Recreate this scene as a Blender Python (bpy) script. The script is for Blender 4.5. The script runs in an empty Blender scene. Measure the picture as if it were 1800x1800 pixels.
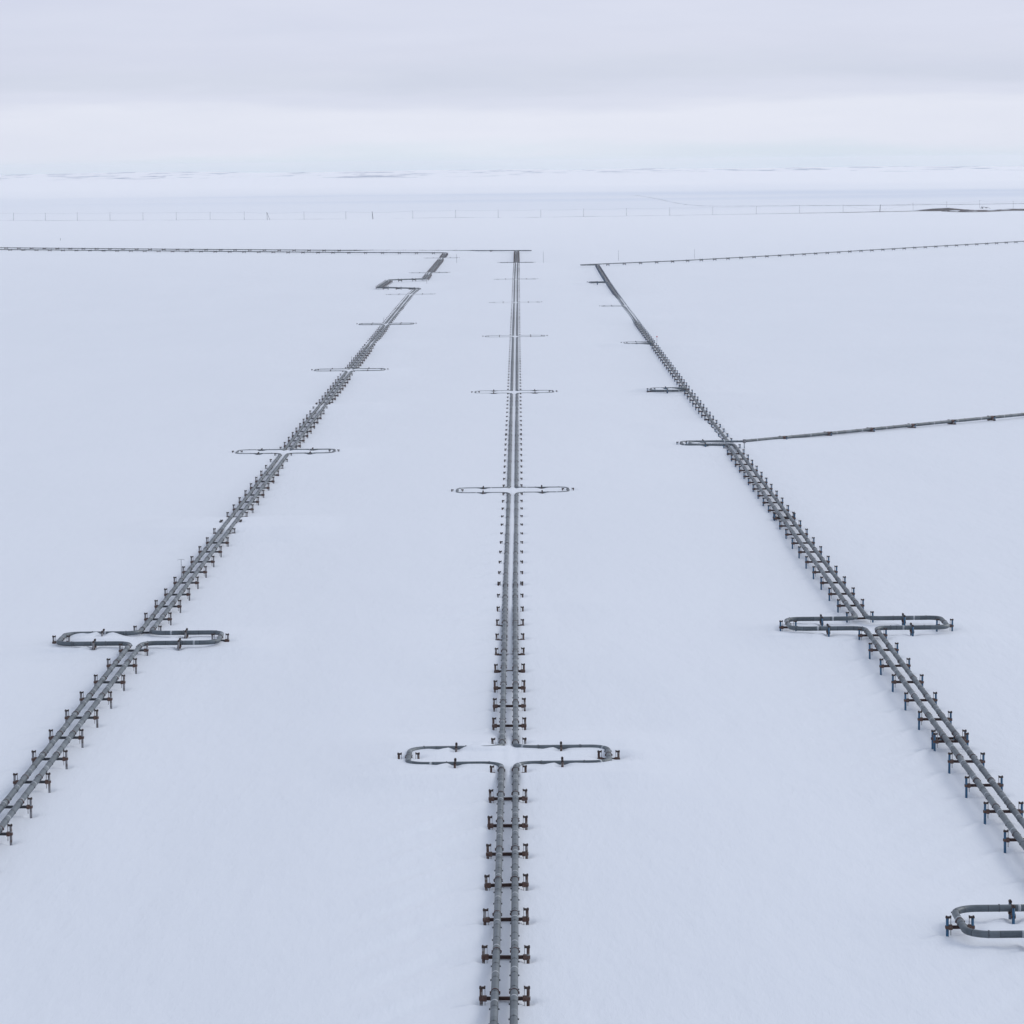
import bpy, bmesh, math, random
import numpy as np
from mathutils import Matrix, Vector

random.seed(7)
rng = np.random.default_rng(11)
scene = bpy.context.scene
COL = scene.collection
R = math.radians

# ------------------------------------------------------------------ camera
CAM_H = 80.0                     # metres above the tundra datum
FPX = 5950.0                     # focal length in pixels of an 1800 px frame
PITCH = math.atan(615 / FPX)
ROLL = R(0.6)
cam_data = bpy.data.cameras.new('camera')
cam_data.sensor_width = 36.0
cam_data.lens = 36.0 * FPX / 1800.0
cam_data.clip_start = 1.0
cam_data.clip_end = 120000.0
cam = bpy.data.objects.new('camera', cam_data)
COL.objects.link(cam)
R0 = Vector((1, 0, 0)); U0 = Vector((0, math.sin(PITCH), math.cos(PITCH))); F0 = Vector((0, math.cos(PITCH), -math.sin(PITCH)))
c_, s_ = math.cos(ROLL), math.sin(ROLL)
rt = R0 * c_ - U0 * s_
up = R0 * s_ + U0 * c_
m = Matrix((rt, up, -F0)).transposed().to_4x4()
m.translation = Vector((0, 0, CAM_H))
cam.matrix_world = m
scene.camera = cam


def at(px, py, z=0.0):
    """point of the plane at height z seen at a pixel of the photograph"""
    u = (px - 900) / FPX; v = -(py - 900) / FPX
    d = rt * u + up * v + F0
    t = (z - CAM_H) / d.z
    return Vector((0, 0, CAM_H)) + d * t


# ------------------------------------------------------------------ world and sun
SUN_EL, SUN_AZ = R(33), R(60)   # behind thin overcast, ahead and to the right
world = bpy.data.worlds.new('World')
scene.world = world
world.use_nodes = True
nt = world.node_tree
nt.nodes.clear()


def node(tree, kind, **kw):
    n = tree.nodes.new(kind)
    for k, v in kw.items():
        setattr(n, k, v)
    return n


def ramp(tree, stops, interp='LINEAR'):
    n = tree.nodes.new('ShaderNodeValToRGB')
    n.color_ramp.interpolation = interp
    el = n.color_ramp.elements
    while len(el) < len(stops):
        el.new(0.5)
    for e, (p, c) in zip(el, stops):
        e.position = p
        e.color = (*c, 1) if len(c) == 3 else c
    return n


def s2l(r, g, b):
    f = lambda c: ((c / 255 + 0.055) / 1.055) ** 2.4 if c > 10 else c / 255 / 12.92
    return (f(r), f(g), f(b))


out = node(nt, 'ShaderNodeOutputWorld')
bg = node(nt, 'ShaderNodeBackground')
bg.inputs['Strength'].default_value = 0.1
sky = node(nt, 'ShaderNodeTexSky', sky_type='NISHITA')
sky.sun_disc = False
sky.sun_elevation = SUN_EL
sky.sun_rotation = SUN_AZ
sky.dust_density = 3.0
tc = node(nt, 'ShaderNodeTexCoord')
sep = node(nt, 'ShaderNodeSeparateXYZ')
nt.links.new(tc.outputs['Generated'], sep.inputs[0])
mp = node(nt, 'ShaderNodeMapping')
mp.inputs['Scale'].default_value = (9.0, 3.0, 80.0)
nt.links.new(tc.outputs['Generated'], mp.inputs['Vector'])
nz = node(nt, 'ShaderNodeTexNoise')
nz.inputs['Scale'].default_value = 1.0
nz.inputs['Detail'].default_value = 5.0
nz.inputs['Roughness'].default_value = 0.55
nt.links.new(mp.outputs[0], nz.inputs['Vector'])
# elevation (radians, small) shifted by the cloud noise and by a slow tilt of the layers
ma = node(nt, 'ShaderNodeMath', operation='MULTIPLY_ADD')
nt.links.new(nz.outputs['Fac'], ma.inputs[0])
ma.inputs[1].default_value = 0.020
ma.inputs[2].default_value = -0.010
mt = node(nt, 'ShaderNodeMath', operation='MULTIPLY_ADD')
nt.links.new(sep.outputs['X'], mt.inputs[0])
mt.inputs[1].default_value = -0.006
nt.links.new(ma.outputs[0], mt.inputs[2])
ad = node(nt, 'ShaderNodeMath', operation='ADD')
nt.links.new(sep.outputs['Z'], ad.inputs[0])
nt.links.new(mt.outputs[0], ad.inputs[1])
mr = node(nt, 'ShaderNodeMapRange')
mr.inputs['From Min'].default_value = -0.005
mr.inputs['From Max'].default_value = 0.055
nt.links.new(ad.outputs[0], mr.inputs['Value'])
CLOUD = [(0.00, s2l(212, 226, 239)), (0.09, s2l(220, 230, 242)), (0.20, s2l(229, 233, 246)),
         (0.31, s2l(229, 233, 246)), (0.41, s2l(219, 224, 240)), (0.49, s2l(213, 219, 235)), (0.64, s2l(216, 221, 238)),
         (0.76, s2l(218, 223, 240)), (1.0, s2l(216, 221, 239))]
cr = ramp(nt, CLOUD, 'EASE')
nt.links.new(mr.outputs[0], cr.inputs[0])
# the rest of the overcast dome, up to the zenith
mr2 = node(nt, 'ShaderNodeMapRange')
mr2.inputs['From Min'].default_value = 0.06
mr2.inputs['From Max'].default_value = 0.6
nt.links.new(sep.outputs['Z'], mr2.inputs['Value'])
UPPER = (0.45, 0.51, 0.64)
mixu = node(nt, 'ShaderNodeMix', data_type='RGBA')
nt.links.new(mr2.outputs[0], mixu.inputs['Factor'])
mpm = node(nt, 'ShaderNodeMapping')
mpm.inputs['Scale'].default_value = (5.0, 3.0, 38.0)
mpm.inputs['Rotation'].default_value = (0.0, R(1.5), 0.0)
nt.links.new(tc.outputs['Generated'], mpm.inputs['Vector'])
nm = node(nt, 'ShaderNodeTexNoise')
nm.inputs['Scale'].default_value = 1.6
nm.inputs['Detail'].default_value = 6.0
nm.inputs['Roughness'].default_value = 0.6
nt.links.new(mpm.outputs[0], nm.inputs['Vector'])
rm = ramp(nt, [(0.3, (0.958, 0.965, 0.975)), (0.7, (1.035, 1.03, 1.022))])
nt.links.new(nm.outputs['Fac'], rm.inputs[0])
mm_ = node(nt, 'ShaderNodeMix', data_type='RGBA', blend_type='MULTIPLY')
mm_.inputs['Factor'].default_value = 1.0
nt.links.new(cr.outputs[0], mm_.inputs['A']); nt.links.new(rm.outputs[0], mm_.inputs['B'])
nt.links.new(mm_.outputs['Result'], mixu.inputs['A'])
mixu.inputs['B'].default_value = (*UPPER, 1)
sc10 = node(nt, 'ShaderNodeVectorMath', operation='SCALE')
sc10.inputs['Scale'].default_value = 10.0
# unseen glow added round the sun, above the picture, to brighten far snow
dt = node(nt, 'ShaderNodeVectorMath', operation='DOT_PRODUCT')
nt.links.new(tc.outputs['Generated'], dt.inputs[0])
dt.inputs[1].default_value = (math.sin(SUN_AZ) * math.cos(SUN_EL), math.cos(SUN_AZ) * math.cos(SUN_EL), math.sin(SUN_EL))
mxd = node(nt, 'ShaderNodeMath', operation='MAXIMUM'); mxd.inputs[1].default_value = 0.0
nt.links.new(dt.outputs['Value'], mxd.inputs[0])
pw = node(nt, 'ShaderNodeMath', operation='POWER'); pw.inputs[1].default_value = 3.0
nt.links.new(mxd.outputs[0], pw.inputs[0])
mr3 = node(nt, 'ShaderNodeMapRange', interpolation_type='SMOOTHSTEP')
mr3.inputs['From Min'].default_value = 0.055
mr3.inputs['From Max'].default_value = 0.20
nt.links.new(sep.outputs['Z'], mr3.inputs['Value'])
gl = node(nt, 'ShaderNodeMath', operation='MULTIPLY')
nt.links.new(pw.outputs[0], gl.inputs[0]); nt.links.new(mr3.outputs[0], gl.inputs[1])
gls = node(nt, 'ShaderNodeMath', operation='MULTIPLY'); gls.inputs[1].default_value = 0.55
nt.links.new(gl.outputs[0], gls.inputs[0])
glv = node(nt, 'ShaderNodeVectorMath', operation='ADD')
nt.links.new(mixu.outputs['Result'], glv.inputs[0]); nt.links.new(gls.outputs[0], glv.inputs[1])
nt.links.new(glv.outputs[0], sc10.inputs[0])
mixs = node(nt, 'ShaderNodeMix', data_type='RGBA')
mixs.inputs['Factor'].default_value = 0.97
nt.links.new(sky.outputs[0], mixs.inputs['A'])
nt.links.new(sc10.outputs[0], mixs.inputs['B'])
nt.links.new(mixs.outputs['Result'], bg.inputs['Color'])
nt.links.new(bg.outputs[0], out.inputs[0])

sun_data = bpy.data.lights.new('sun', 'SUN')
sun_data.energy = 1.0
sun_data.angle = R(18)
sun_data.color = (1.0, 0.96, 0.9)
sun = bpy.data.objects.new('sun', sun_data)
COL.objects.link(sun)
sd = Vector((math.sin(SUN_AZ) * math.cos(SUN_EL), math.cos(SUN_AZ) * math.cos(SUN_EL), math.sin(SUN_EL)))
sun.rotation_euler = sd.to_track_quat('Z', 'Y').to_euler()
sun.location = (200, -100, 300)

scene.view_settings.view_transform = 'Standard'
scene.view_settings.look = 'None'
scene.view_settings.exposure = 0.0
scene.view_settings.gamma = 1.0
scene.view_settings.use_curve_mapping = False
scene.cycles.use_denoising = True
scene.cycles.max_bounces = 6
scene.cycles.volume_bounces = 1


# ------------------------------------------------------------------ materials
def new_mat(name):
    mt_ = bpy.data.materials.new(name)
    mt_.use_nodes = True
    t = mt_.node_tree
    b = t.nodes['Principled BSDF']
    return mt_, t, b


def noise_mix(t, coord, scale, stops, detail=4.0, rough=0.6, interp='LINEAR'):
    n = node(t, 'ShaderNodeTexNoise')
    n.inputs['Scale'].default_value = scale
    n.inputs['Detail'].default_value = detail
    n.inputs['Roughness'].default_value = rough
    t.links.new(coord, n.inputs['Vector'])
    r_ = ramp(t, stops, interp)
    t.links.new(n.outputs['Fac'], r_.inputs[0])
    return n, r_


def metal_paint(name, stops, scale=4.0, rough=0.6, metallic=0.0):
    mt_, t, b = new_mat(name)
    tcn = node(t, 'ShaderNodeTexCoord')
    oi = node(t, 'ShaderNodeObjectInfo')
    addv = node(t, 'ShaderNodeVectorMath', operation='ADD')
    t.links.new(tcn.outputs['Object'], addv.inputs[0])
    mul = node(t, 'ShaderNodeMath', operation='MULTIPLY')
    mul.inputs[1].default_value = 50.0
    t.links.new(oi.outputs['Random'], mul.inputs[0])
    t.links.new(mul.outputs[0], addv.inputs[1])
    _, r_ = noise_mix(t, addv.outputs[0], scale, stops)
    t.links.new(r_.outputs[0], b.inputs['Base Color'])
    b.inputs['Roughness'].default_value = rough
    b.inputs['Metallic'].default_value = metallic
    return mt_


M = {}
M['rust'] = metal_paint('rust_steel', [(0.3, (0.036, 0.013, 0.011)), (0.55, (0.058, 0.022, 0.018)), (0.75, (0.10, 0.05, 0.036))], 3.0, 0.8)
M['dark_steel'] = metal_paint('dark_steel', [(0.3, (0.040, 0.043, 0.052)), (0.6, (0.065, 0.068, 0.08)), (0.8, (0.09, 0.04, 0.03))], 3.0, 0.6)
M['bracket'] = metal_paint('bracket_steel', [(0.3, (0.07, 0.025, 0.02)), (0.55, (0.11, 0.06, 0.045)), (0.8, (0.20, 0.17, 0.14))], 5.0, 0.75)
M['cap'] = metal_paint('cap_steel', [(0.3, (0.025, 0.016, 0.014)), (0.6, (0.052, 0.032, 0.026)), (0.8, (0.12, 0.085, 0.068))], 5.0, 0.75)
M['post_grey'] = metal_paint('galvanised_post', [(0.35, (0.10, 0.075, 0.065)), (0.48, (0.20, 0.20, 0.215)), (0.8, (0.30, 0.31, 0.33))], 2.0, 0.55)
M['post_rusty'] = metal_paint('weathered_post', [(0.4, (0.065, 0.03, 0.024)), (0.52, (0.11, 0.075, 0.06)), (0.62, (0.27, 0.27, 0.275))], 1.6, 0.7)
M['post_blue'] = metal_paint('blue_post', [(0.3, (0.014, 0.075, 0.15)), (0.55, (0.022, 0.11, 0.215)), (0.75, (0.04, 0.14, 0.25)), (0.9, (0.06, 0.04, 0.04))], 2.0, 0.5)
M['anchor_blue'] = metal_paint('anchor_blue', [(0.3, (0.012, 0.05, 0.085)), (0.8, (0.03, 0.10, 0.15))], 3.0, 0.5)
M['rod'] = metal_paint('rod_steel', [(0.3, (0.16, 0.15, 0.15)), (0.8, (0.26, 0.25, 0.25))], 3.0, 0.5)
M['clamp'] = metal_paint('clamp_steel', [(0.35, (0.035, 0.03, 0.032)), (0.6, (0.11, 0.035, 0.028))], 4.0, 0.7)
M['strap'] = metal_paint('strap_steel', [(0.3, (0.045, 0.052, 0.06)), (0.7, (0.09, 0.10, 0.11))], 4.0, 0.6)
M['band'] = metal_paint('joint_jacket', [(0.3, (0.34, 0.37, 0.39)), (0.7, (0.46, 0.49, 0.52))], 4.0, 0.5)
M['pole'] = metal_paint('pole_timber', [(0.3, (0.10, 0.10, 0.12)), (0.7, (0.15, 0.15, 0.17))], 3.0, 0.8)
M['wire'] = metal_paint('wire_metal', [(0.3, (0.12, 0.12, 0.14)), (0.7, (0.16, 0.16, 0.18))], 3.0, 0.6)
M['red'] = metal_paint('red_reflector', [(0.3, (0.5, 0.04, 0.04)), (0.7, (0.6, 0.06, 0.05))], 3.0, 0.5)


def jacket_material():
    mt_, t, b = new_mat('pipe_jacket')
    uv = node(t, 'ShaderNodeUVMap')
    sp = node(t, 'ShaderNodeSeparateXYZ')
    t.links.new(uv.outputs[0], sp.inputs[0])
    # one jacket sheet every 1.4 m, each a slightly different grey
    dv = node(t, 'ShaderNodeMath', operation='DIVIDE'); dv.inputs[1].default_value = 2.8
    t.links.new(sp.outputs['X'], dv.inputs[0])
    fl = node(t, 'ShaderNodeMath', operation='FLOOR'); t.links.new(dv.outputs[0], fl.inputs[0])
    fr = node(t, 'ShaderNodeMath', operation='FRACT'); t.links.new(dv.outputs[0], fr.inputs[0])
    wn = node(t, 'ShaderNodeTexWhiteNoise', noise_dimensions='1D')
    t.links.new(fl.outputs[0], wn.inputs['W'])
    rp = ramp(t, [(0.0, (0.078, 0.100, 0.116)), (0.75, (0.112, 0.138, 0.156)), (1.0, (0.148, 0.174, 0.192))])
    t.links.new(wn.outputs['Value'], rp.inputs[0])
    seam = ramp(t, [(0.0, (0.45,) * 3), (0.028, (1,) * 3)], 'CONSTANT')
    t.links.new(fr.outputs[0], seam.inputs[0])
    mx = node(t, 'ShaderNodeMix', data_type='RGBA', blend_type='MULTIPLY')
    mx.inputs['Factor'].default_value = 1.0
    t.links.new(rp.outputs[0], mx.inputs['A'])
    t.links.new(seam.outputs[0], mx.inputs['B'])
    tcn = node(t, 'ShaderNodeTexCoord')
    _, st = noise_mix(t, tcn.outputs['Object'], 0.9, [(0.35, (0.84, 0.83, 0.82)), (0.6, (1.04, 1.04, 1.05))])
    mx2 = node(t, 'ShaderNodeMix', data_type='RGBA', blend_type='MULTIPLY')
    mx2.inputs['Factor'].default_value = 1.0
    t.links.new(mx.outputs['Result'], mx2.inputs['A'])
    t.links.new(st.outputs[0], mx2.inputs['B'])
    # the lengthwise lap joint of the metal sheets on top of the pipe
    lap = ramp(t, [(0.0, (1,) * 3), (0.245, (1,) * 3), (0.25, (0.62,) * 3), (0.262, (1.15,) * 3), (0.28, (1,) * 3)], 'CONSTANT')
    t.links.new(sp.outputs['Y'], lap.inputs[0])
    mx3 = node(t, 'ShaderNodeMix', data_type='RGBA', blend_type='MULTIPLY')
    mx3.inputs['Factor'].default_value = 1.0
    t.links.new(mx2.outputs['Result'], mx3.inputs['A'])
    t.links.new(lap.outputs[0], mx3.inputs['B'])
    t.links.new(mx3.outputs['Result'], b.inputs['Base Color'])
    b.inputs['Roughness'].default_value = 0.5
    b.inputs['Metallic'].default_value = 0.15
    return mt_


M['jacket'] = jacket_material()


def snow_material():
    mt_, t, b = new_mat('snow')
    geo = node(t, 'ShaderNodeNewGeometry')
    sp = node(t, 'ShaderNodeSeparateXYZ')
    t.links.new(geo.outputs['Position'], sp.inputs[0])
    # wind crust: very faint large patches; base darkened to stand for dimmer near light
    mpn = node(t, 'ShaderNodeMapping'); mpn.inputs['Scale'].default_value = (0.02, 0.006, 0.02)
    mpn.inputs['Rotation'].default_value = (0, 0, R(-28))
    t.links.new(geo.outputs['Position'], mpn.inputs['Vector'])
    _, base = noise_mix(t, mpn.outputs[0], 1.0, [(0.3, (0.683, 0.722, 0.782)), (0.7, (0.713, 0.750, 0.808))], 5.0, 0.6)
    # bluish band far out: dimmer light on a slope facing away, put in the colour
    mpl = node(t, 'ShaderNodeMapping'); mpl.inputs['Scale'].default_value = (0.00025, 0.0011, 0.0)
    t.links.new(geo.outputs['Position'], mpl.inputs['Vector'])
    nl, shade_n = noise_mix(t, mpl.outputs[0], 1.0, [(0.42, (0, 0, 0)), (0.62, (1, 1, 1))], 4.0, 0.6)
    shade_y = ramp(t, [(0.0, (0, 0, 0)), (0.18, (0, 0, 0)), (0.25, (0.40,) * 3), (0.32, (0.95,) * 3), (0.37, (0.2,) * 3), (0.44, (0.25,) * 3), (0.50, (0, 0, 0)), (1.0, (0, 0, 0))])
    mpw = node(t, 'ShaderNodeMapping'); mpw.inputs['Scale'].default_value = (0.0009, 0.00025, 0.0)
    t.links.new(geo.outputs['Position'], mpw.inputs['Vector'])
    nw = node(t, 'ShaderNodeTexNoise'); nw.inputs['Scale'].default_value = 1.0; nw.inputs['Detail'].default_value = 5.0
    t.links.new(mpw.outputs[0], nw.inputs['Vector'])
    wob = node(t, 'ShaderNodeMath', operation='MULTIPLY_ADD'); wob.inputs[1].default_value = 3600.0
    t.links.new(nw.outputs['Fac'], wob.inputs[0]); t.links.new(sp.outputs['Y'], wob.inputs[2])
    wob2 = node(t, 'ShaderNodeMath', operation='SUBTRACT'); wob2.inputs[1].default_value = 1800.0
    t.links.new(wob.outputs[0], wob2.inputs[0])
    yn = node(t, 'ShaderNodeMath', operation='DIVIDE'); yn.inputs[1].default_value = 25000.0
    t.links.new(wob2.outputs[0], yn.inputs[0])
    t.links.new(yn.outputs[0], shade_y.inputs[0])
    xr = node(t, 'ShaderNodeMapRange'); xr.inputs['From Min'].default_value = -1500; xr.inputs['From Max'].default_value = 900
    xr.inputs['To Min'].default_value = 0.25; xr.inputs['To Max'].default_value = 1.0
    t.links.new(sp.outputs['X'], xr.inputs['Value'])
    m1 = node(t, 'ShaderNodeMath', operation='MULTIPLY')
    t.links.new(shade_y.outputs[0], m1.inputs[0]); t.links.new(xr.outputs[0], m1.inputs[1])
    m1b = node(t, 'ShaderNodeMath', operation='MULTIPLY_ADD'); m1b.inputs[1].default_value = 0.6; m1b.inputs[2].default_value = 0.4
    t.links.new(shade_n.outputs[0], m1b.inputs[0])
    m2 = node(t, 'ShaderNodeMath', operation='MULTIPLY')
    t.links.new(m1.outputs[0], m2.inputs[0]); t.links.new(m1b.outputs[0], m2.inputs[1])
    mx = node(t, 'ShaderNodeMix', data_type='RGBA')
    t.links.new(m2.outputs[0], mx.inputs['Factor'])
    fr_ = node(t, 'ShaderNodeMapRange', interpolation_type='SMOOTHSTEP'); fr_.inputs['From Min'].default_value = 1500; fr_.inputs['From Max'].default_value = 5000  # plain lightened with distance, brighter far light put into its colour
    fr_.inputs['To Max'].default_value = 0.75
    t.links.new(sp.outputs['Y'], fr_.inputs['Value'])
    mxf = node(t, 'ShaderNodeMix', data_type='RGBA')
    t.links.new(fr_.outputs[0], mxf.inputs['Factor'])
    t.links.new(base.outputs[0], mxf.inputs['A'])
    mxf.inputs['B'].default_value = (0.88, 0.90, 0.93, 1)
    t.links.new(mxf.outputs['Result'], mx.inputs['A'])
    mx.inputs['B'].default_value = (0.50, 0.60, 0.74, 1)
    # brighter far light painted on the ridges beyond, bare rock bands on the hills
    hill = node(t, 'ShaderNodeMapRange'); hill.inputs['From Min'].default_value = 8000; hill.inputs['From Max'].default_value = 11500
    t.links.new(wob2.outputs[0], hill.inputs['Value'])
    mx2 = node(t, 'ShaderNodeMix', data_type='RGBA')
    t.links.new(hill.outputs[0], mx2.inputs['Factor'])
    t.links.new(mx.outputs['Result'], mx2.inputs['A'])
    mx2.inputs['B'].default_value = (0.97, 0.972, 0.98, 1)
    mpr = node(t, 'ShaderNodeMapping'); mpr.inputs['Scale'].default_value = (0.0055, 0.0002, 0.19)
    t.links.new(geo.outputs['Position'], mpr.inputs['Vector'])
    _, rock = noise_mix(t, mpr.outputs[0], 1.0, [(0.55, (0, 0, 0)), (0.59, (1, 1, 1))], 6.0, 0.62)
    far = node(t, 'ShaderNodeMapRange'); far.inputs['From Min'].default_value = 15500; far.inputs['From Max'].default_value = 17500
    t.links.new(sp.outputs['Y'], far.inputs['Value'])
    m3 = node(t, 'ShaderNodeMath', operation='MULTIPLY')
    t.links.new(far.outputs[0], m3.inputs[0]); t.links.new(rock.outputs[0], m3.inputs[1])
    mx3 = node(t, 'ShaderNodeMix', data_type='RGBA')
    t.links.new(m3.outputs[0], mx3.inputs['Factor'])
    t.links.new(mx2.outputs['Result'], mx3.inputs['A'])
    mx3.inputs['B'].default_value = (0.12, 0.18, 0.30, 1)
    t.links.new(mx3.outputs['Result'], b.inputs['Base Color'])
    b.inputs['Roughness'].default_value = 0.55
    b.inputs['Specular IOR Level'].default_value = 0.5
    b.inputs['Sheen Weight'].default_value = 0.4
    b.inputs['Sheen Roughness'].default_value = 0.45
    # sastrugi
    mpb = node(t, 'ShaderNodeMapping'); mpb.inputs['Scale'].default_value = (0.55, 0.13, 0.3)
    mpb.inputs['Rotation'].default_value = (0, 0, R(-32))
    t.links.new(geo.outputs['Position'], mpb.inputs['Vector'])
    nb = node(t, 'ShaderNodeTexNoise'); nb.inputs['Scale'].default_value = 1.0; nb.inputs['Detail'].default_value = 6.0
    nb.inputs['Roughness'].default_value = 0.62
    t.links.new(mpb.outputs[0], nb.inputs['Vector'])
    mpc = node(t, 'ShaderNodeMapping'); mpc.inputs['Scale'].default_value = (0.13, 0.035, 0.1)
    mpc.inputs['Rotation'].default_value = (0, 0, R(-35))
    t.links.new(geo.outputs['Position'], mpc.inputs['Vector'])
    nb2 = node(t, 'ShaderNodeTexNoise'); nb2.inputs['Scale'].default_value = 1.0; nb2.inputs['Detail'].default_value = 4.0
    t.links.new(mpc.outputs[0], nb2.inputs['Vector'])
    sb = node(t, 'ShaderNodeMath', operation='MULTIPLY_ADD'); sb.inputs[1].default_value = 2.4
    t.links.new(nb2.outputs['Fac'], sb.inputs[0]); t.links.new(nb.outputs['Fac'], sb.inputs[2])
    bp = node(t, 'ShaderNodeBump'); bp.inputs['Strength'].default_value = 0.55; bp.inputs['Distance'].default_value = 0.26
    t.links.new(sb.outputs[0], bp.inputs['Height'])
    t.links.new(bp.outputs[0], b.inputs['Normal'])
    return mt_


M['snow'] = snow_material()


def gravel_material():
    mt_, t, b = new_mat('gravel')
    geo = node(t, 'ShaderNodeNewGeometry')
    _, g = noise_mix(t, geo.outputs['Position'], 0.08, [(0.3, (0.05, 0.04, 0.04)), (0.7, (0.10, 0.085, 0.08))])
    mpn = node(t, 'ShaderNodeMapping'); mpn.inputs['Scale'].default_value = (0.02, 0.02, 0.6)
    t.links.new(geo.outputs['Position'], mpn.inputs['Vector'])
    _, patch = noise_mix(t, mpn.outputs[0], 1.0, [(0.56, (0, 0, 0)), (0.66, (1, 1, 1))], 5.0, 0.6)
    sp = node(t, 'ShaderNodeSeparateXYZ'); t.links.new(geo.outputs['Normal'], sp.inputs[0])
    top = node(t, 'ShaderNodeMapRange'); top.inputs['From Min'].default_value = 0.985; top.inputs['From Max'].default_value = 0.998
    t.links.new(sp.outputs['Z'], top.inputs['Value'])
    mm = node(t, 'ShaderNodeMath', operation='MAXIMUM')
    t.links.new(patch.outputs[0], mm.inputs[0]); t.links.new(top.outputs[0], mm.inputs[1])
    mx = node(t, 'ShaderNodeMix', data_type='RGBA')
    t.links.new(mm.outputs[0], mx.inputs['Factor'])
    t.links.new(g.outputs[0], mx.inputs['A']); mx.inputs['B'].default_value = (0.725, 0.76, 0.815, 1)
    t.links.new(mx.outputs['Result'], b.inputs['Base Color'])
    b.inputs['Roughness'].default_value = 0.9
    return mt_


M['gravel'] = gravel_material()


# ------------------------------------------------------------------ mesh helpers
def link(o, parent=None):
    COL.objects.link(o)
    if parent is not None:
        o.parent = parent
    return o


def mesh_from(bm, name, mats, smooth=False):
    me = bpy.data.meshes.new(name)
    bm.to_mesh(me); bm.free()
    for mm in (mats if isinstance(mats, (list, tuple)) else [mats]):
        me.materials.append(mm)
    if smooth:
        me.polygons.foreach_set('use_smooth', [True] * len(me.polygons))
    return me


def box(bm, x0, x1, y0, y1, z0, z1, bevel=0.0, mi=0):
    vs = [bm.verts.new((x, y, z)) for z in (z0, z1) for y in (y0, y1) for x in (x0, x1)]
    fs = [bm.faces.new([vs[i] for i in f]) for f in ((0, 2, 3, 1), (4, 5, 7, 6), (0, 1, 5, 4), (2, 6, 7, 3), (0, 4, 6, 2), (1, 3, 7, 5))]
    for f in fs:
        f.material_index = mi
    if bevel:
        es = list({e for f in fs for e in f.edges})
        bmesh.ops.bevel(bm, geom=es, offset=bevel, segments=1, affect='EDGES')


def cyl(bm, x, y, z0, z1, r, n=12, mi=0, r2=None):
    r2 = r if r2 is None else r2
    a = [bm.verts.new((x + r * math.cos(2 * math.pi * i / n), y + r * math.sin(2 * math.pi * i / n), z0)) for i in range(n)]
    b = [bm.verts.new((x + r2 * math.cos(2 * math.pi * i / n), y + r2 * math.sin(2 * math.pi * i / n), z1)) for i in range(n)]
    for i in range(n):
        f = bm.faces.new((a[i], a[(i + 1) % n], b[(i + 1) % n], b[i])); f.material_index = mi; f.smooth = n > 6
    f = bm.faces.new(b); f.material_index = mi
    f = bm.faces.new(a[::-1]); f.material_index = mi


def rod(bm, p, q, r, n=8, mi=0):
    """cylinder between two points"""
    p, q = Vector(p), Vector(q)
    d = (q - p).normalized()
    a = d.orthogonal().normalized(); b = d.cross(a)
    rings = []
    for c in (p, q):
        rings.append([bm.verts.new(c + (a * math.cos(2 * math.pi * i / n) + b * math.sin(2 * math.pi * i / n)) * r) for i in range(n)])
    for i in range(n):
        f = bm.faces.new((rings[0][i], rings[0][(i + 1) % n], rings[1][(i + 1) % n], rings[1][i])); f.material_index = mi
    bm.faces.new(rings[0][::-1]).material_index = mi
    bm.faces.new(rings[1]).material_index = mi


def ring_y(bm, cx, cz, r_in, r_out, w, n=18, mi=0, cy=0.0):
    """a band round a pipe that runs along Y"""
    L = []
    for (r_, y_) in ((r_in, -w / 2), (r_out, -w / 2), (r_out, w / 2), (r_in, w / 2)):
        L.append([bm.verts.new((cx + r_ * math.cos(2 * math.pi * i / n), cy + y_, cz + r_ * math.sin(2 * math.pi * i / n))) for i in range(n)])
    for k in range(4):
        a, b = L[k], L[(k + 1) % 4]
        for i in range(n):
            f = bm.faces.new((a[i], b[i], b[(i + 1) % n], a[(i + 1) % n])); f.material_index = mi


def props(o, label=None, cat=None, group=None, kind=None):
    if label: o['label'] = label
    if cat: o['category'] = cat
    if group: o['group'] = group
    if kind: o['kind'] = kind
    return o


def empty(name, loc, rz=0.0):
    o = bpy.data.objects.new(name, None)
    o.empty_display_size = 0.5
    o.location = loc
    o.rotation_euler = (0, 0, rz)
    COL.objects.link(o)
    return o


# ------------------------------------------------------------------ the layout of the pipelines
ZB = 1.40          # middle of the crossbeams
ZP = 1.98          # middle of the pipes
PR = 0.375          # pipe radius with its jacket
BR = 0.47          # the branch pipe is thicker
OFF = 0.91         # pipes lie this far from the line's middle
LW = 13.2         # reach of the expansion loops
LD = 6.0           # half depth of the loops
MID_PTS = [(250, -1.5), (330, -1.1), (470, -0.7), (620, -0.45), (803.6, 0.2), (1150, 1.2), (1520, 2.2), (1887, 3.3), (2263, 4.3), (2641, 5.6), (3010, 6.5)]
LEFT_PTS = [(330, -62.15), (557, -61.9), (919.5, -61.5), (1284, -61.0), (1651, -60.2), (2019, -59.0), (2125, -57.4), (2290, -57.4), (2417, -57.0), (2789, -55.6), (2960, -55.5)]
RIGHT_PTS = [(290, 58.6), (436, 59.05), (566.3, 59.6), (934, 60.4), (1157, 60.3), (1455, 61.2), (1828, 61.9), (2197, 63.8), (2575, 66.5)]
MID_LOOPS = [441.5, 803.6, 1150, 1520, 1887, 2263, 2641]
LEFT_LOOPS = [557.3, 919.5, 1284, 1651, 2019, 2417, 2789]
RIGHT_LOOPS = [341.3, 566.3, 934, 1157, 1455, 1828, 2197]


def lx(pts, y):
    return float(np.interp(y, [p[0] for p in pts], [p[1] for p in pts]))


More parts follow.
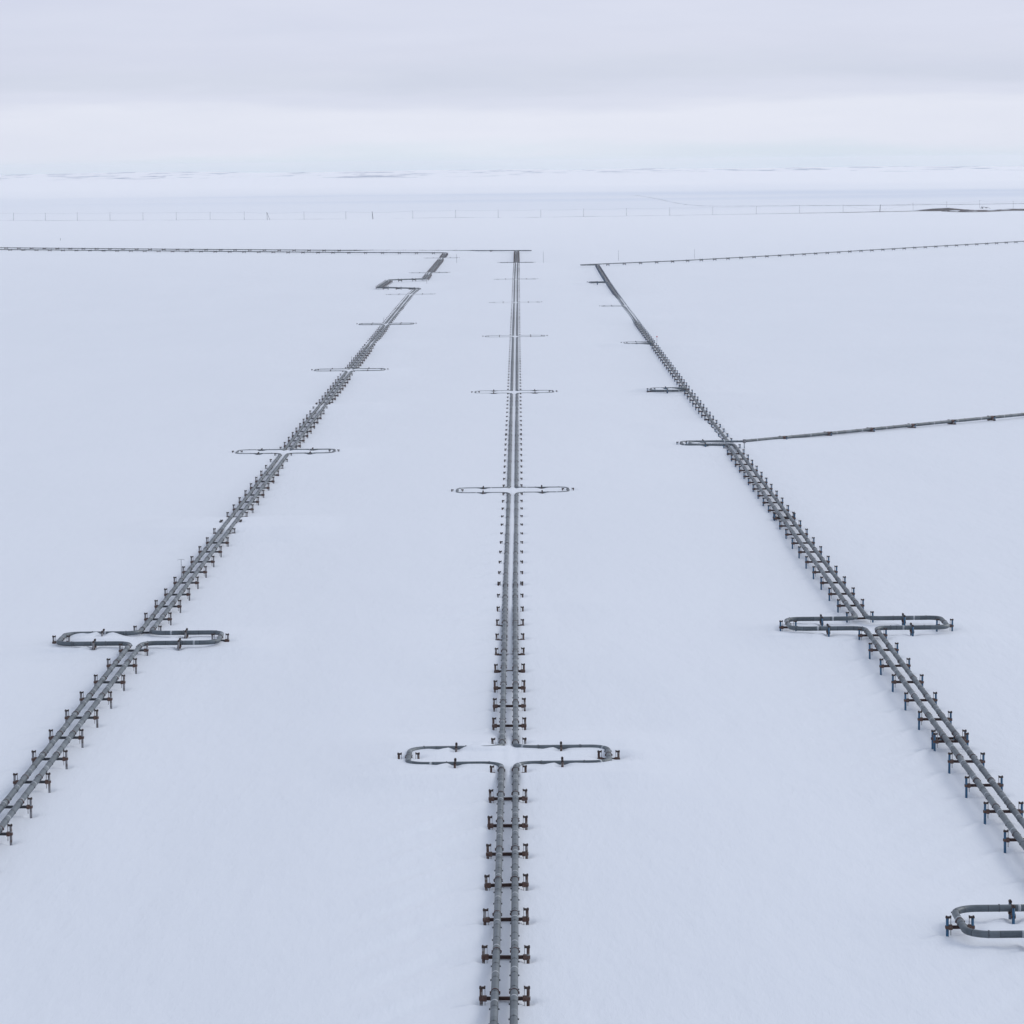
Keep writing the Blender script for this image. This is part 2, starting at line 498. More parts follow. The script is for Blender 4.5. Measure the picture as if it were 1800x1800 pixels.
# snow height along each line (y, z): the beams are at 1.4, the pipe tops at 2.34, the post tops at 2.55
MID_SNOW = [(250, 1.08), (412, 1.12), (420, 1.35), (429, 1.95), (436, 2.0), (447, 2.05), (453, 2.12), (459, 1.75), (465, 1.2), (471, 1.0), (495, 1.0), (508, 1.1), (519, 1.42), (534, 1.66),
            (570, 1.74), (584, 1.84), (596, 2.2), (650, 2.26), (790, 2.28), (803, 2.22), (1100, 2.2), (1400, 2.22), (2600, 2.25), (2641, 2.2), (2658, .8), (2670, .3), (3000, .2), (3040, .8)]
LEFT_SNOW = [(330, .3), (520, .33), (540, .55), (546, .95), (551, 1.4), (557, 1.5), (565, 1.45), (572, 1.2), (580, .65), (600, .5), (690, .5), (708, .9), (718, 1.6), (728, 2.2), (748, 2.2), (755, 1.4), (764, .7), (800, .8),
             (840, 1.1), (862, 1.5), (880, 1.9), (900, 2.12), (914, 2.18), (925, 2.18), (934, 1.6), (945, 1.0), (990, .8), (1060, 1.2), (1080, 1.9), (1098, 2.2), (1110, 1.6), (1125, 1.0), (1180, .9), (1240, 1.2), (1262, 1.9), (1278, 2.18),
             (1292, 2.15), (1305, 1.6), (1320, 1.0), (1420, 1.1), (1455, 1.8), (1475, 2.2), (1495, 2.0), (1520, 1.5), (1600, 1.4), (1635, 1.9), (1651, 2.2), (1670, 2.1), (1780, 2.2), (1820, 1.9), (1900, 2.15), (1960, 1.9), (2019, 2.2), (2100, 2.05), (2125, .8), (2145, .3),
             (2390, .3), (2400, 2.24), (2436, 2.24), (2446, .4), (2757, .3), (2768, 2.22), (2808, 2.22), (2820, .4), (2960, .4), (3000, .8)]
RIGHT_SNOW = [(290, .5), (330, .75), (350, .75), (365, .3), (385, .08), (535, .1), (548, .4), (556, .95), (566, 1.0), (577, .9), (590, .4), (640, .2), (690, .35), (730, .8), (756, 1.05), (770, .85), (850, .9), (900, 1.0), (915, 1.4), (926, 1.8), (934, 2.05), (945, 2.1),
              (955, 2.02), (1005, 2.02), (1025, 1.3), (1040, .8), (1140, .7), (1157, 1.2), (1168, .8), (1430, .8), (1450, 1.6), (1460, 1.6), (1475, .9), (1640, .8), (1665, 1.8), (1690, 2.12), (1930, 2.12), (1980, 1.5), (2040, .4), (2570, .3), (2610, .8)]
# far cross lines: polyline (x, y), snow height beside them
LAT_A = [(6.5, 3010), (-61, 3034), (-152, 3081), (-318, 3189), (-640, 3420)]
LAT_B = [(-55.5, 2960), (-148, 3007), (-312, 3122), (-620, 3340)]
LAT_C = [(66.5, 2575), (135.6, 2655), (236.7, 2797), (351.3, 2968), (479.8, 3155), (720, 3510)]
LAT_D = [(65.5, 938.7), (98.3, 969.8), (126.4, 998), (156, 1026.7), (330, 1200)]
JOG = [(-57.2, 2122), (-83, 2148), (-80.5, 2283), (-57.4, 2298)]
LATS = [(LAT_A, .55, 10, 30), (LAT_B, .55, 10, 30), (LAT_C, .45, 10, 30), (LAT_D, 1.02, 5, 22), (JOG, .3, 8, 20)]
# local banks and hollows (x, y, rx, ry, target z, strength)
DRIFTS = [(-70.2, 563.8, 4.6, 2.2, 2.27, 1.0), (-69, 560, 5, 2.5, 2.0, .8), (-72, 551, 5, 2.4, 1.55, .9), (-54, 551, 7, 2, 1.2, .8), (-54, 563, 7, 2, 1.35, .8),
          (-4.5, 447.6, 3.8, 2.0, 2.31, 1.0), (-8, 435.6, 7, 2.6, 2.13, .95), (-10, 447.6, 2.5, 2.0, 2.1, .9), (7, 447, 7, 2.5, 2.02, .95), (8, 435.6, 7, 2.4, 2.08, .95), (13, 441, 3, 3.5, 1.6, .9),
          (67, 566, 9, 6, .55, .9), (47, 560, 5, 3, 1.4, .9), (47, 572, 6, 3, 1.3, .9), (51, 341, 7, 7, .9, .8),
          (48, 928, 7, 3, 2.0, .9), (48, 940, 8, 3, 2.12, .9), (52, 1151, 9, 2.8, 1.62, 1.0), (50, 1163, 9, 3, 2.29, 1.0), (49, 1455, 10.5, 9.5, 2.30, 1.0), (50, 1828, 9, 9, 2.2, .9), (49, 2197, 6, 14, 2.15, .9)]
LOOP_BANK = []


def seg_dist(X, Y, poly):
    best = np.full(X.shape, 1e9)
    for (a, b) in zip(poly[:-1], poly[1:]):
        dx, dy = b[0] - a[0], b[1] - a[1]
        t = np.clip(((X - a[0]) * dx + (Y - a[1]) * dy) / (dx * dx + dy * dy), 0, 1)
        best = np.minimum(best, np.hypot(X - a[0] - t * dx, Y - a[1] - t * dy))
    return best


def sstep(a, b, v):
    t = np.clip((v - a) / (b - a), 0, 1)
    return t * t * (3 - 2 * t)


_waves = []
for lam, amp in ((420, .22), (190, .14), (90, .09), (47, .06), (23, .035), (11, .02)):
    for k in range(4):
        th = rng.uniform(0, 2 * math.pi)
        _waves.append((math.cos(th) * 2 * math.pi / lam, math.sin(th) * 2 * math.pi / lam * .6, rng.uniform(0, 6.28), amp * .6))
_hill = []
for lam, amp in ((5200, 7), (2300, 5), (1100, 3.2), (520, 1.8), (260, .9)):
    for k in range(4):
        th = rng.uniform(0, 2 * math.pi)
        _hill.append((math.cos(th) * 2 * math.pi / lam, math.sin(th) * 2 * math.pi / lam, rng.uniform(0, 6.28), amp))


GRID_Y = np.arange(0, 4000, 5.0)
SMOOTH = {}
for _snow in (MID_SNOW, LEFT_SNOW, RIGHT_SNOW):
    _v = np.interp(GRID_Y, [p[0] for p in _snow], [p[1] for p in _snow])
    _k = np.hanning(75); _k /= _k.sum()
    SMOOTH[id(_snow)] = np.convolve(np.pad(_v, 37, mode='edge'), _k, mode='valid')


def ground(X, Y):
    X = np.asarray(X, float); Y = np.asarray(Y, float)
    n = np.zeros(np.broadcast(X, Y).shape)
    for kx, ky, ph, amp in _waves:
        n = n + amp * np.sin(kx * X + ky * Y + ph)
    base = 0.95 + n
    ws = np.zeros_like(base); hs = np.zeros_like(base)
    for pts, snow, y0, y1 in ((MID_PTS, MID_SNOW, 200, 3020), (LEFT_PTS, LEFT_SNOW, 280, 2985), (RIGHT_PTS, RIGHT_SNOW, 240, 2595)):
        cx = np.interp(Y, [p[0] for p in pts], [p[1] for p in pts])
        h = np.interp(Y, [p[0] for p in snow], [p[1] for p in snow])
        d = np.abs(X - cx)
        soft = np.interp(Y, GRID_Y, SMOOTH[id(snow)])     # away from the line only the broad lie of the snow remains
        h = h + (soft - h) * sstep(14.5, 27, d)
        inner = (X > cx) if pts is LEFT_PTS else (X < cx) if pts is RIGHT_PTS else np.ones_like(base, bool)
        fall = np.where(inner, 1 - sstep(14, 46, d), 1 - sstep(16, 130, d))
        w = fall * sstep(y0, y0 + 40, Y) * (1 - sstep(y1, y1 + 60, Y))
        # snow lies lower along the pipes themselves where the drift has covered the beams
        rag = .5 + .5 * np.sin(Y * .19 + cx) * np.sin(Y * .047 + 1.3 * cx) 
        tr = sstep(1.35, 1.9, h) * np.exp(-((d - OFF) / .55) ** 2) * (.37 + .10 * rag) + sstep(1.35, 1.9, h) * np.exp(-(d / .8) ** 2) * .06
        loops = MID_LOOPS if pts is MID_PTS else LEFT_LOOPS if pts is LEFT_PTS else RIGHT_LOOPS
        near_loop = np.zeros_like(base)
        for yl in loops:
            near_loop = np.maximum(near_loop, np.exp(-((Y - yl) / 8.0) ** 4))
        tr = tr * (1 - .8 * near_loop)
        und = n * .35 * (1 - .5 * near_loop)
        ws += w; hs += w * (h - tr + und)
    for poly, h, a, b in LATS:
        w = 1 - sstep(a, b, seg_dist(X, Y, poly))
        if poly is LAT_A:
            h = .55 + 1.74 * sstep(-175, -110, X) * (1 - sstep(-8, 2, X))
        w = w * (1 - np.clip(ws, 0, 1) * .7)
        ws += w; hs += w * (h + n * .3)
    z = (hs + np.clip(1 - ws, 0, 1) * base) / np.maximum(1, ws)
    for x, y, rx, ry, tz, s in DRIFTS:
        g = s * np.exp(-((X - x) / rx) ** 4 - ((Y - y) / ry) ** 4)
        z = z * (1 - g) + (tz + .08 * n) * g
    # wind drifts lying aslant in the lee of the nearest supports
    q = .84 * X - .54 * Y
    env = np.exp(-((X + 10) / 6.5) ** 2) * (1 - sstep(395, 440, Y)) + .5 * np.exp(-((X - 49) / 6) ** 2) * (1 - sstep(500, 560, Y)) + .4 * np.exp(-((X + 10) / 6) ** 2) * sstep(470, 490, Y) * (1 - sstep(560, 640, Y))
    z = z + env * .20 * (np.sin(q * .69 + .6 * np.sin(Y * .05)) + .6 * np.sin(q * 1.47 + .11 * X + 1.0))
    # far country
    hill = np.zeros_like(z)
    for kx, ky, ph, amp in _hill:
        hill = hill + amp * np.sin(kx * X + ky * Y + ph)
    ramp_ = sstep(10500, 20500, Y)
    z = z * (1 - sstep(6000, 9000, Y)) + ramp_ * (17 + hill * .55) + sstep(9600, 10400, Y) * 4 + sstep(12200, 13000, Y) * 4
    z = z - sstep(21500, 26000, Y) * 110
    return z


def gz(x, y):
    return float(ground(np.array([x]), np.array([y]))[0])


# ------------------------------------------------------------------ supports: where each one stands
def ordinal(n):
    return '%d%s' % (n, 'th' if 10 <= n % 100 <= 20 else {1: 'st', 2: 'nd', 3: 'rd'}.get(n % 10, 'th'))


SUP = []      # dicts: kind two / one / anchor, x, y, ang (heading of the pipe, clockwise from +Y), style, label


def snow_word(x, y, half, ang):
    z = gz(x + half * math.cos(ang), y - half * math.sin(ang))
    if z > 1.95: return 'buried to its tips'
    if z > 1.25: return 'half sunk in snow'
    return 'clear of the snow'


LOOK = {'mid': 'rusty brown', 'left': 'grey posted', 'right': 'blue posted'}
LINE = {'mid': 'middle', 'left': 'left', 'right': 'right'}


def line_supports(line, pts, loops, kind_at, first=None, last=None, spacing=16.8):
    sp = []
    if first is not None:
        y, k, lst = loops[0] - 10.5, 0, []
        while y > first:
            lst.append(y); y -= spacing
        for k, y in enumerate(lst):
            sp.append((y, 0, k + 1, False))
    for i, (a, b) in enumerate(zip(loops, loops[1:] + ([last] if last else []))):
        y0, y1 = a + 10.5, b - 10.5
        n = max(2, int(round((y1 - y0) / spacing)))
        for k in range(n + 1):
            sp.append((y0 + (y1 - y0) * k / n, i + 1, k + 1, k == n // 2 and n > 8))
    for y, i, k, anchor in sp:
        x = lx(pts, y)
        ang = math.atan2(lx(pts, y + 5) - lx(pts, y - 5), 10)
        two = kind_at(y)
        kd = 'anchor' if anchor and two else ('two' if two else 'one')
        half = 2.22 if two else 1.3
        noun = 'anchor support pair' if kd == 'anchor' else ('pipe support' if two else 'narrow pipe support')
        if i == 0:
            where = '%s before its nearest loop' % ordinal(k)
        else:
            where = '%s behind its %s loop' % (ordinal(k), ordinal(i))
        lab = '%s %s %s, %s line, %s' % (LOOK[line], noun, snow_word(x, y, half, ang), LINE[line], where)
        SUP.append(dict(kind=kd, x=x, y=y, ang=ang, style=line, label=lab, group='supports along the %s pipeline' % LINE[line]))


line_supports('mid', MID_PTS, MID_LOOPS, lambda y: True, first=270, last=3005)
line_supports('left', LEFT_PTS, LEFT_LOOPS[:5] + [2122], lambda y: True, first=350)
line_supports('right', RIGHT_PTS, RIGHT_LOOPS, lambda y: y < 934, first=300, last=2580)
# the left line beyond its jog
k = 0
for a, b in ((2298, 2417), (2417, 2789), (2789, 2955)):
    n = int(round((b - a - 21) / 16.8))
    for j in range(n + 1):
        y = a + 10.5 + (b - a - 21) * j / n
        k += 1
        SUP.append(dict(kind='two', x=lx(LEFT_PTS, y), y=y, ang=0.0, style='left',
                        label='far grey posted pipe support on left line, %s beyond its sideways jog' % ordinal(k), group='supports along the left pipeline'))


def loop_supports(line, pts, loops, sides):
    for i, yl in enumerate(loops):
        cx = lx(pts, yl)
        for sd_ in sides(yl):
            word = 'left' if sd_ < 0 else 'right'
            if line == 'right':
                lname = 'right line\'s ' + ('frame-edge loop' if i == 0 else ordinal(i) + ' whole loop') if i < 2 else 'right line\'s %s loop' % ordinal(i + 1)
            else:
                lname = '%s line\'s %s loop' % (LINE[line], ordinal(i + 1))
            g = 'supports under the expansion loops'
            reach = LW - .95 if line == 'right' and yl > 1000 else LW
            SUP.append(dict(kind='one', x=cx + sd_ * reach, y=yl, ang=0.0, style=line, group=g,
                            label='small support at outer end of %s lobe, %s' % (word, lname)))
            for yy, w2 in ((yl - LD, 'near run'), (yl + LD, 'far run')):
                SUP.append(dict(kind='one', x=cx + sd_ * 7.0, y=yy, ang=math.pi / 2, style=line, group=g,
                                label='small support under %s of %s lobe, %s' % (w2, word, lname)))


loop_supports('mid', MID_PTS, MID_LOOPS, lambda y: (-1, 1))
loop_supports('left', LEFT_PTS, LEFT_LOOPS, lambda y: (-1, 1))
loop_supports('right', RIGHT_PTS, RIGHT_LOOPS, lambda y: (-1, 1) if y < 800 else (-1,))


def walk(poly, start, step, end_margin=6.0):
    res = []; s = start; acc = 0.0
    for a, b in zip(poly[:-1], poly[1:]):
        L = math.hypot(b[0] - a[0], b[1] - a[1])
        while s <= acc + L - (end_margin if b is poly[-1] else 0):
            t = (s - acc) / L
            res.append((a[0] + (b[0] - a[0]) * t, a[1] + (b[1] - a[1]) * t, math.atan2(b[0] - a[0], b[1] - a[1])))
            s += step
        acc += L
    return res


def cross_supports(poly, start, step, kind, style, words):
    for k, (x, y, ang) in enumerate(walk(poly, start, step)):
        if x < -900 or x > 700: continue
        SUP.append(dict(kind=kind, x=x, y=y, ang=ang, style=style, label=words % ordinal(k + 1), group='supports along the crossing pipelines'))


cross_supports(LAT_A, 24, 17.0, 'two', 'mid', 'distant dark support on farther long crossing line at left, %s from its bend')
cross_supports(LAT_B, 12, 17.0, 'two', 'left', 'distant dark support on nearer long crossing line at left, %s from its bend')
cross_supports(LAT_C, 13, 20.0, 'one', 'right', 'distant dark support on far slanting branch at right, %s from its bend')
cross_supports(LAT_D, 15.2, 19.0, 'branch', 'right', 'small support on near branch pipe leaving right line, %s from the line')
cross_supports(JOG[:2], 6, 12.0, 'two', 'left', 'support on near leg of left line\'s sideways jog, %s from its right corner')
cross_supports(JOG[1:3], 10, 14.0, 'two', 'left', 'support on the outer leg of left line\'s sideways jog, %s from its near corner')
cross_supports(JOG[2:], 8, 11.0, 'two', 'left', 'support on far leg of left line\'s sideways jog, %s from its left corner')

# ------------------------------------------------------------------ ground sheet
ys = list(np.arange(-700, 240, 40.0)) + list(np.arange(240, 300, 1.5))
y = 300.0
while y < 3120:
    ys.append(y); y += max(.24, .55 * y * y / (3385 * 80.0))
while y < 6000:
    ys.append(y); y += 60
while y < 27000:
    ys.append(y); y *= 1.006 if y > 9000 else 1.02
ys = np.array(ys)
strip = np.concatenate([-np.linspace(17, 3.2, 21), np.linspace(-3.0, 3.0, 31), np.linspace(3.2, 17, 21)])
gap = np.linspace(0, 1, 14)[1:-1]
outer = np.array([0.01, .025, .045, .07, .10, .14, .19, .25, .32, .40, .5, .62, .78, 1.0])
outer = np.sort(np.concatenate([outer, np.linspace(.0, .6, 64)[1:]]))
cl = np.interp(ys, [p[0] for p in LEFT_PTS], [p[1] for p in LEFT_PTS])
cm = np.interp(ys, [p[0] for p in MID_PTS], [p[1] for p in MID_PTS])
crr = np.interp(ys, [p[0] for p in RIGHT_PTS], [p[1] for p in RIGHT_PTS])
half = np.maximum(900, .55 * ys + 300)
cols = []
for o_ in outer[::-1]:
    cols.append((cl - 17) + o_ * (-half - (cl - 17)))
S1 = len(cols)
cols += [cl + s for s in strip]
cols += [(cl + 17) + g * ((cm - 17) - (cl + 17)) for g in gap]
S2 = len(cols)
cols += [cm + s for s in strip]
cols += [(cm + 17) + g * ((crr - 17) - (cm + 17)) for g in gap]
S3 = len(cols)
cols += [crr + s for s in strip]
for o_ in outer:
    cols.append((crr + 17) + o_ * (half - (crr + 17)))
X = np.stack(cols, 1)
Y = np.repeat(ys[:, None], X.shape[1], 1)
Z = ground(X, Y)
# hollows the wind has scoured round each post, and the tails of drift behind them
for s in SUP:
    if s['y'] > 1250: continue
    hw = {'two': 2.22, 'anchor': 2.22, 'one': 1.3, 'branch': 1.3}[s['kind']]
    r0, r1 = np.searchsorted(ys, [s['y'] - 12, s['y'] + 4])
    c0 = {'left': S1, 'mid': S2, 'right': S3}[s['style']]
    sl = (slice(r0, r1), slice(c0 - 6, c0 + len(strip) + 6))
    xx, yy = X[sl], Y[sl]
    for sg in (-1, 1):
        px, py = s['x'] + sg * hw * math.cos(s['ang']), s['y'] - sg * hw * math.sin(s['ang'])
        dx, dy = xx - px, yy - py
        Z[sl] -= .46 * np.exp(-(dx / .8) ** 2 - (dy / 1.1) ** 2)
        if sg < 0 and s['y'] < 720:
            dl = (-dx * .54 - dy * .84); dn = (dx * .84 - dy * .54)
            amp = random.uniform(.15, .55) if s['kind'] != 'one' else .2
            L = random.uniform(5, 9)
            tail = np.exp(-(dn / (.55 + .09 * np.clip(dl, 0, 20))) ** 2) * sstep(.3, 2.2, dl) * np.exp(-(np.clip(dl, 0, 50) / L) ** 2)
            Z[sl] += amp * tail
            Z[sl] -= amp * .8 * np.exp(-((dn + 1.0) / .7) ** 2) * sstep(.3, 2.2, dl) * np.exp(-(np.clip(dl, 0, 50) / L) ** 2)
nr, nc = X.shape
co = np.stack([X, Y, Z], -1).reshape(-1, 3)
idx = np.arange(nr * nc).reshape(nr, nc)
quads = np.stack([idx[:-1, :-1], idx[:-1, 1:], idx[1:, 1:], idx[1:, :-1]], -1).reshape(-1, 4)
me = bpy.data.meshes.new('snow_ground')
me.vertices.add(len(co)); me.vertices.foreach_set('co', co.astype(np.float32).ravel())
me.loops.add(quads.size); me.loops.foreach_set('vertex_index', quads.astype(np.int32).ravel())
me.polygons.add(len(quads))
me.polygons.foreach_set('loop_start', np.arange(0, quads.size, 4, dtype=np.int32))
me.polygons.foreach_set('loop_total', np.full(len(quads), 4, np.int32))
me.polygons.foreach_set('use_smooth', np.ones(len(quads), bool))
me.update(calc_edges=True)
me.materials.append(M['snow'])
go = bpy.data.objects.new('ground', me)
COL.objects.link(go)
go['kind'] = 'structure'


def bank(name, pts, width, mat, tilt=0.5):
    """an embankment along points (x, y, height above the snow)"""
    bm = bmesh.new()
    prev = None
    for i, (x, y, h) in enumerate(pts):
        g = gz(x, y)
        a = pts[max(0, i - 1)]; b = pts[min(len(pts) - 1, i + 1)]
        d = Vector((b[0] - a[0], b[1] - a[1], 0)).normalized()
        nrm = Vector((d.y, -d.x, 0))
        if nrm.y > 0: nrm = -nrm          # towards the viewer
        run = max(.6, h / tilt)
        row = []
        for off, hh in ((width / 2 + run, -.25), (width / 2, h), (width / 4, h + .06 * h), (-width / 4, h + .06 * h), (-width / 2, h), (-width / 2 - run, -.25)):
            p = Vector((x, y, 0)) + nrm * off
            row.append(bm.verts.new((p.x, p.y, g + hh)))
        if prev:
            for k_ in range(5):
                bm.faces.new((prev[k_], prev[k_ + 1], row[k_ + 1], row[k_]))
        prev = row
    bmesh.ops.recalc_face_normals(bm, faces=bm.faces)
    o = bpy.data.objects.new(name, mesh_from(bm, name, mat))
    COL.objects.link(o); o['kind'] = 'structure'
    return o


def px_path(pix, step=12.0):
    """pixels on the ground with a height each, resampled"""
    P = [(*at(px, py, .9).xy, h) for px, py, h in pix]
    res = []
    for a, b in zip(P[:-1], P[1:]):
        n = max(1, int(math.hypot(b[0] - a[0], b[1] - a[1]) / step))
        for i in range(n):
            t = i / n
            res.append(tuple(a[j] + (b[j] - a[j]) * t for j in range(3)))
    res.append(P[-1])
    return res


jit = lambda pts, a=.25: [(x, y, h * random.uniform(1 - a, 1 + a)) for x, y, h in pts]
bank('road', jit(px_path([(-160, 388, .07), (24, 387, .07), (310, 386.5, .05), (534, 385.5, .06), (801, 383, .07), (1026, 380.5, .12), (1253, 377.5, .14), (1482, 374.2, .5), (1600, 371.2, .8),
                      (1612, 370.9, 1.6), (1640, 370.6, 3.2), (1665, 370.3, 3.8), (1690, 370.0, 2.8), (1712, 369.6, 1.0), (1724, 369.2, .4), (2000, 362, .3)])), 14, M['gravel'])
bank('gravel_bank', jit(px_path([(1664, 371.0, .5), (1676, 371.6, 1.5), (1692, 372.2, 1.0), (1704, 372.6, 3.0), (1722, 372.2, 2.6), (1745, 371.4, 2.0), (1775, 370.6, 2.6), (1800, 370.2, 2.4), (1850, 369, 2.6), (1900, 368, .6)])), 16, M['gravel'])
bank('trail', jit(px_path([(1118, 342.5, .2), (1150, 348, .22), (1185, 355.5, .2), (1212, 360.6, .18), (1235, 362.4, .18), (1330, 362.6, .25), (1480, 361.6, .4), (1605, 360.4, .45), (1800, 357.8, .45), (1960, 355.5, .4)])), 8, M['gravel'])

# ------------------------------------------------------------------ pipes
def fillet(pts, r, nseg=7):
    """planar polyline -> list of points with rounded corners"""
    out_ = [Vector(pts[0])]
    for a, b, c in zip(pts[:-2], pts[1:-1], pts[2:]):
        a, b, c = Vector(a), Vector(b), Vector(c)
        d1 = (a - b); d2 = (c - b)
        l1, l2 = d1.length, d2.length
        d1.normalize(); d2.normalize()
        ang = d1.angle(d2)
        if ang > R(176):
            out_.append(b); continue
        t = min(r / math.tan(ang / 2), l1 * .48, l2 * .48)
        rr = t * math.tan(ang / 2)
        cen = b + (d1 + d2).normalized() * (rr / math.sin(ang / 2))
        p1, p2 = b + d1 * t, b + d2 * t
        v1, v2 = p1 - cen, p2 - cen
        tot = v1.angle(v2)
        axis = v1.cross(v2).normalized()
        for i in range(nseg + 1):
            out_.append(cen + Matrix.Rotation(tot * i / nseg, 3, axis) @ v1)
    out_.append(Vector(pts[-1]))
    return out_


def tube(path, r, n=16, mat=None, origin=None):
    origin = origin or Vector((0, 0, 0))
    N = len(path)
    s = 0.0
    cos_, uvs = [], []
    for i, p in enumerate(path):
        a = path[max(0, i - 1)]; b = path[min(N - 1, i + 1)]
        d = ((p - a).normalized() if i else Vector()) + ((b - p).normalized() if i < N - 1 else Vector())
        d.normalize()
        side = Vector((d.y, -d.x, 0)).normalized()
        upv = side.cross(d)
        if i: s += (p - a).length
        for k_ in range(n + 1):
            th = 2 * math.pi * k_ / n
            cos_.append(p - origin + (side * math.cos(th) + upv * math.sin(th)) * r)
            uvs.append((s, k_ / n))
    me_ = bpy.data.meshes.new('pipe')
    faces = []
    for i in range(N - 1):
        for k_ in range(n):
            a = i * (n + 1) + k_
            faces.append((a, a + 1, a + n + 2, a + n + 1))
    me_.from_pydata([tuple(v) for v in cos_], [], faces)
    uvl = me_.uv_layers.new(name='UVMap')
    li = np.empty(len(me_.loops), np.int32); me_.loops.foreach_get('vertex_index', li)
    uvl.data.foreach_set('uv', np.array(uvs, np.float32)[li].ravel())
    me_.polygons.foreach_set('use_smooth', [True] * len(me_.polygons))
    me_.materials.append(mat)
    return me_


bm = bmesh.new()
ring_y(bm, 0, 0, PR - .02, PR + .018, .10)
for sg in (-1, 1):
    box(bm, sg * (PR + .06) - .055, sg * (PR + .06) + .055, -.07, .07, -.09, .06, .012)
box(bm, -.05, .05, -.08, .08, PR + .01, PR + .05)
STRAP = mesh_from(bm, 'strap', M['strap'])
bm = bmesh.new(); ring_y(bm, 0, 0, PR - .02, PR + .008, .30, 20)
BAND = mesh_from(bm, 'joint_band', M['band'], True)


def mesh_arrays(me_):
    v = np.empty(len(me_.vertices) * 3); me_.vertices.foreach_get('co', v)
    return v.reshape(-1, 3), [tuple(p.vertices) for p in me_.polygons], [p.material_index for p in me_.polygons]


def scatter_mesh(name, src, placements, mats):
    """many copies of a mesh baked into one mesh"""
    v, f, mi = mesh_arrays(src)
    V, Fc, MI = [], [], []
    for (x, y, z, rz) in placements:
        o = len(V) and sum(len(a) for a in V)
        c, s = math.cos(rz), math.sin(rz)
        w = np.stack([v[:, 0] * c - v[:, 1] * s + x, v[:, 0] * s + v[:, 1] * c + y, v[:, 2] + z], 1)
        V.append(w)
        Fc += [tuple(i + o for i in q) for q in f]; MI += mi
    me_ = bpy.data.meshes.new(name)
    me_.from_pydata(np.concatenate(V).tolist(), [], Fc)
    for mm in mats: me_.materials.append(mm)
    me_.polygons.foreach_set('material_index', MI)
    return me_


def pipeline(pts, label, phase, loops_r=2.5, rad=PR, dz=0.0):
    path = fillet([(p[0], p[1], ZP + dz) for p in pts], loops_r)
    org = Vector((path[0].x, path[0].y, gz(path[0].x, path[0].y)))
    root = empty('pipeline', org)
    props(root, label, 'pipeline', 'pipelines on the snow')
    link(bpy.data.objects.new('pipe', tube(path, rad, 18, M['jacket'], org)), root)
    # sample along the path
    cum = [0.0]
    for a, b in zip(path[:-1], path[1:]): cum.append(cum[-1] + (b - a).length)
    def place(s):
        i = min(len(path) - 2, int(np.searchsorted(cum, s, side='right') - 1))
        a, b = path[i], path[i + 1]
        d = b - a
        p = a + d * ((s - cum[i]) / max(d.length, 1e-6))
        return (p.x - org.x, p.y - org.y, p.z - org.z, -math.atan2(d.x, d.y))
    for name, me_, step, ph in (('strap', STRAP, 5.6, phase), ('joint_band', BAND, 11.2, phase + 2.1)):
        P = [place(s) for s in np.arange(ph, cum[-1], step)]
        # the hundred that show largest: the nearest ones inside the picture
        def key(p):
            wx, wy = p[0] + org.x, p[1] + org.y
            return wy + (4000 if abs(wx) > wy * .153 + .6 or wy < 305 else 0)
        P.sort(key=key)
        for p in P[:100]:
            o = link(bpy.data.objects.new(name, me_), root)
            o.location = p[:3]; o.rotation_euler = (0, 0, p[3]); o.scale = (rad / PR, 1, rad / PR)
        if len(P) > 100:
            o = link(bpy.data.objects.new(name + 's', scatter_mesh(name + 's', me_, P[100:], [me_.materials[0]])), root)
            o['kind'] = 'stuff'
    return root


def looped(pts, loops, off, sides_sign, y0, y1, LW=LW):
    """centre line offset by off, with a rectangular lobe on its side at each loop"""
    P = []
    ev = sorted([(yl, 'L') for yl in loops if y0 < yl < y1] + [(p[0], 'P') for p in pts if y0 < p[0] < y1 and all(abs(p[0] - yl) > 8 for yl in loops)])
    P.append((lx(pts, y0) + off, y0))
    for y_, kd in ev:
        cx = lx(pts, y_)
        if kd == 'P':
            P.append((cx + off, y_))
        else:
            P += [(cx + off, y_ - LD), (cx + sides_sign * LW, y_ - LD), (cx + sides_sign * LW, y_ + LD), (cx + off, y_ + LD)]
    P.append((lx(pts, y1) + off, y1))
    return P


def offset_poly(poly, off):
    res = []
    for i, p in enumerate(poly):
        a = poly[max(0, i - 1)]; b = poly[min(len(poly) - 1, i + 1)]
        d = Vector((b[0] - a[0], b[1] - a[1])).normalized()
        res.append((p[0] + d.y * off, p[1] - d.x * off))
    return res


# middle pair
pl = looped(MID_PTS, MID_LOOPS, -OFF, -1, 250, 3000) [:-1] + [(lx(MID_PTS, 3010) - OFF, 3007.5)] + offset_poly(LAT_A, -OFF)[1:]
pipeline(pl, 'left pipe of the middle pair, running straight away and turning left far off', 1.2)
pr_ = looped(MID_PTS, MID_LOOPS, OFF, 1, 250, 3000)[:-1] + [(lx(MID_PTS, 3005) + OFF, 3001), (19.5, 2998.5), (19.5, 3005.5)] + offset_poly([(6.5, 3010)] + LAT_A[1:], OFF)
pipeline(pr_, 'right pipe of the middle pair, with its loops reaching right', 3.0)
